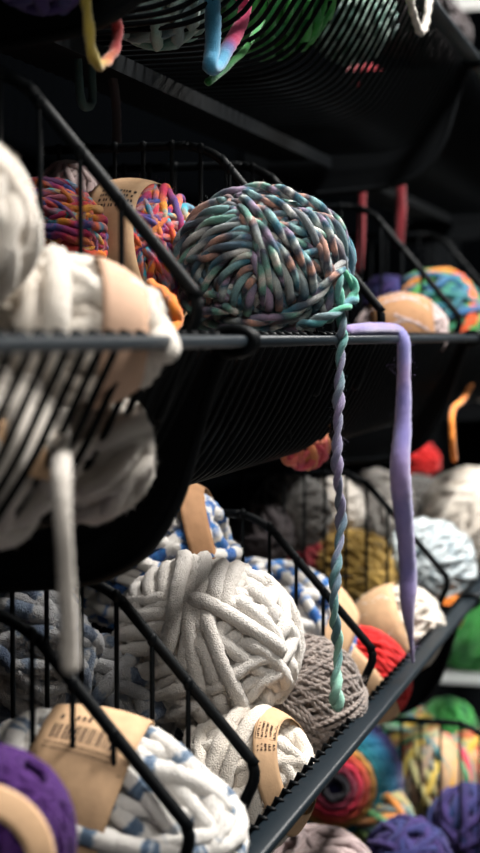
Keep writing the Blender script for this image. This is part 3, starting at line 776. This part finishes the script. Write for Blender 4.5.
# grey wool
b = at_ball(303, 699, 1.2, 59, kz=1.05)
GK = dict(ply=.36, twist=520, m=8, jit=.03, plycol=.05)
b.core(.93); b.rosette((-.75, .25, .6), .35, 52, .0026, 0, **GK)
b.band((.55, .80, .2), np.linspace(-.55, .1, 11), .0028, .0028, **GK)
b.band((-.25, .95, .2), np.linspace(-.5, -.1, 8), .0028, .0032, **GK)
b.fuzzy(2200, .007)
put(b, 'yarn_ball', 'grey-brown heathered wool ball beneath the end of the teal strand', 'yarn ball', Y_GREY, 'balls of yarn in the baskets')

# blue and white chenille
b = at_ball(276, 634, 1.54, 66, ax=(1, -.5, 0), k=1.25)
b.core(.94); b.rosette((1, -.5, 0), .5, 13, .0068, 0, wob=.06, **CH)
lb, at = b.belt((1, -.5, 0), .38, .72, add=.0135)
put(b, 'yarn_skein', 'blue-dotted white chenille skein with tan band behind the big white ball', 'yarn skein', Y_BLUEW, 'balls of yarn in the baskets', belts=[('paper_band', lb, M_KRAFT, [])])
b = at_ball(150, 556, 1.76, 66, ax=(1, .28, .1), k=1.22)
b.core(.94); b.rosette((1, .28, .1), .5, 13, .0072, 0, wob=.06, **CH)
b.band((.4, .9, .1), [-.2, .1, .4], .0072, .006, **CH)
lb, at = b.belt((1, .28, .1), .54, .78, add=.0135)
put(b, 'yarn_skein', 'blue and white chenille skein with brown band under the curved middle bracket', 'yarn skein', Y_BLUEW, 'balls of yarn in the baskets', belts=[('paper_band', lb, M_KRAFT2, [])])

# red skein, white skein with tan band, tinsel balls, far whites
b = at_ball(362, 674, 1.22, 44, ax=(.75, -.6, -.2), k=1.15); simple(b, (.75, -.6, -.2), 40, .0026)
lb, at = b.belt((.75, .55, -.25), -.55, .05, add=.005)
put(b, 'yarn_skein', 'bright red skein with tan band just past the grey wool ball', 'yarn skein', Y_RED, 'balls of yarn in the baskets', belts=[('paper_band', lb, M_KRAFT, [])])
b = at_ball(396, 630, 1.19, 41, ax=(1, .4, 0), k=1.1); simple(b, (1, .4, 0), 14, .0052)
lb, at = b.belt((1, .4, .2), -.75, .30, add=.007)
put(b, 'yarn_skein', 'white skein in wide tan band behind the red skein', 'yarn skein', Y_CREAM, 'balls of yarn in the baskets', belts=[('paper_band', lb, M_KRAFT, [])])
for px, py, y, R, mat, lab, r in (
    (352, 578, 1.6, 46, Y_GOLD, 'glittering gold tinsel ball between the teal and lilac strands', .005),
    (428, 566, 1.25, 44, Y_SILV, 'silver-white tinsel ball beyond the far lower divider', .006),
    (376, 508, 1.75, 34, Y_WHITE, 'blurred white ball under the red one at the back of the lower row', .008),
    (472, 520, 1.30, 48, Y_CREAM, 'large blurred white ball at the right edge of the lower row', .010),
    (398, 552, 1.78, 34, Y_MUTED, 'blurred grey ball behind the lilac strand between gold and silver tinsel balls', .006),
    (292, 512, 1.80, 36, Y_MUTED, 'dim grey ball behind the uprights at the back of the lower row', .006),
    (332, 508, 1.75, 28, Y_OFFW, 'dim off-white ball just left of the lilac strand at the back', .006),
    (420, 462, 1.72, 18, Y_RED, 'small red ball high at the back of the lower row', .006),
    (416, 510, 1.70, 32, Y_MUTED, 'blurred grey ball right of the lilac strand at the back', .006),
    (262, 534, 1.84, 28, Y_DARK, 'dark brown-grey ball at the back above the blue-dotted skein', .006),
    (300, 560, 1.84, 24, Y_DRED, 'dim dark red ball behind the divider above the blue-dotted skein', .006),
    (450, 612, 1.12, 13, Y_ORANGE, 'small orange ball behind the far lower rail', .006),
    (484, 384, 1.32, 15, Y_WHITE, 'white ball showing at the right edge below the middle rail', .006)):
    b = at_ball(px, py, y, R); simple(b, unit(rng.standard_normal(3)), max(10, int(PI * b.R / r * .9)), r)
    put(b, 'yarn_ball', lab, 'yarn ball', mat, 'balls of yarn in the baskets')

# ------------------------------------------------------------------ bottom row
b = at_ball(334, 780, 1.62, 66); b.core(.9, 1.0)
n = 15
cax = unit((-.05, .10, 1))
e1, e2, cx_ = frame_of(cax)
for k in range(n):
    h = math.cos(.16 + k / (n - 1) * 1.5); c = math.sqrt(1 - h * h); t = np.linspace(0, 2 * PI, 60)
    q = h * cx_ + c * (np.cos(t)[:, None] * e1 + np.sin(t)[:, None] * e2)
    v, nn = b.surf(q, 0.0); nb = b.mb.n
    tube(b.mb, v, .0062, ref=nn, m=8, cap=False, ply=.3, twist=150); b.mb.a[-1] = np.full(len(b.mb.v[-1]), min(1, k / (n - 1)))
put(b, 'yarn_cake', 'swirled yarn cake with red ring and teal rim in the bottom row', 'yarn ball', Y_CAKE, 'balls of yarn in the bottom row')
for px, py, y, R, mat, lab, r, tape in (
    (428, 778, 1.28, 42, Y_TQ, 'yellow, pink and green wool ball at the middle of the bottom row', .007, True),
    (408, 862, 1.18, 40, Y_NVP, 'navy and violet ball at the bottom edge right of the swirled cake', .007, False),
    (472, 830, 1.02, 42, Y_NVP, 'violet-blue ball in the lower right corner', .007, False),
    (474, 770, 1.16, 36, Y_TQ, 'yellow and peach wool ball at the right edge of the bottom row', .007, True),
    (404, 735, 1.5, 30, Y_TQ, 'orange and teal wool ball at the top of the bottom heap', .007, False),
    (448, 728, 1.45, 26, Y_GREEN, 'green wool ball on top of the bottom heap', .007, False),
    (318, 890, 1.28, 58, Y_GPINK, 'pinkish grey ball at the bottom edge below the swirled cake', .006, False),
    (376, 818, 1.40, 32, Y_TQ, 'yellow and orange wool ball right beside the swirled cake', .007, False),
    (436, 838, 1.24, 36, Y_SUN, 'orange and green ball between the two navy balls', .007, False)):
    b = at_ball(px, py, y, R); simple(b, unit(rng.standard_normal(3) + np.array([0, .5, .5])), max(10, int(PI * b.R / r * .9)), r)
    bl = []
    if tape:
        lb, at = b.belt(unit(rng.standard_normal(3) + np.array([1.5, 0, 0])), -.25, .25, add=.008); bl = [('paper_band', lb, M_KRAFT, [])]
    put(b, 'yarn_ball', lab, 'yarn ball', mat, 'balls of yarn in the bottom row', belts=bl)

# ------------------------------------------------------------------ far fixture at the end of the aisle
fx = J3 + .45
r = empty('shelf_unit', (fx, .4, 0)); tag(r, 'pale grey shelf unit far behind at the end of the aisle', 'shelf')
for i, z in enumerate((.12, H - .845 - .012, H - .1)):
    mb = MB(); box(mb, (fx, -.4, z), (fx + .4, YB, z + .03)); mb.build('shelf_board', M_SHELF, r, smooth=False)
mb = MB(); box(mb, (fx + .4, -.4, 0), (fx + .42, YB, H + 2.8 * A)); mb.build('back_board', M_BACK, r, smooth=False)
for yy in (-.4, YB):
    mb = MB(); box(mb, (fx, yy - .015, 0), (fx + .42, yy + .015, H + 2.8 * A)); mb.build('side_panel', M_PLATE, r, smooth=False)
zs = H - .845 + .018
for y0, R, mat, lab in ((.52, .09, Y_GREEN, 'green yarn ball on the pale far shelf'), (.32, .085, Y_SUN, 'mixed colour yarn ball on the pale far shelf right of the green one')):
    b = Ball((fx + .14, y0, zs + R + .004), R); simple(b, (.4, .8, .2), 24, .009)
    put(b, 'yarn_ball', lab, 'yarn ball', mat, 'balls of yarn on the far shelf')
for y0, R, mat, lab in ((.26, .11, Y_GPINK, 'mauve yarn ball on the lowest far shelf'), (.49, .10, Y_PINKO, 'pink yarn ball on the lowest far shelf')):
    b = Ball((fx + .14, y0, .15 + R + .004), R); simple(b, (.4, .8, .2), 24, .009)
    put(b, 'yarn_ball', lab, 'yarn ball', mat, 'balls of yarn on the far shelf')

# ------------------------------------------------------------------ light
def area(name, loc, size, size_y, power, col=(1, .97, .93), rot=(0, 0, 0)):
    l = bpy.data.lights.new(name, 'AREA'); l.shape = 'RECTANGLE'; l.size = size; l.size_y = size_y; l.energy = power; l.color = col
    o = bpy.data.objects.new(name, l); C.objects.link(o); o.location = loc; o.rotation_euler = rot; return o
LP = (20, 96, 34)
for i, x in enumerate((-.4, 1.9, 3.9)):
    area('ceiling_lamp', (x, -.62, 3.0), 1.2, .3, LP[i])
for x in (6.0, 8.2):
    area('ceiling_lamp', (x, 1.6, 3.0), 1.3, .35, 150)
w = bpy.data.worlds.new('World'); SC.world = w; w.use_nodes = True
bg = w.node_tree.nodes['Background']; bg.inputs[0].default_value = (.75, .82, .9, 1); bg.inputs[1].default_value = .03

# ------------------------------------------------------------------ camera
from mathutils import Matrix
cam = bpy.data.cameras.new('Camera'); co = bpy.data.objects.new('Camera', cam); C.objects.link(co)
m = Matrix([[VIEW[0, 0], VIEW[0, 1], VIEW[0, 2], EYE[0]], [VIEW[1, 0], VIEW[1, 1], VIEW[1, 2], EYE[1]], [VIEW[2, 0], VIEW[2, 1], VIEW[2, 2], EYE[2]], [0, 0, 0, 1]])
co.matrix_world = m
cam.sensor_fit = 'VERTICAL'; cam.sensor_height = 36; cam.lens = F / 853 * 36
cam.clip_start = .01
cam.dof.use_dof = True; cam.dof.focus_distance = 1.33; cam.dof.aperture_fstop = 5.0; cam.dof.aperture_blades = 7
SC.camera = co
SC.view_settings.view_transform = 'Standard'; SC.view_settings.look = 'None'; SC.view_settings.gamma = 1
SC.view_settings.use_curve_mapping = False
SC.view_settings.exposure = 0.95
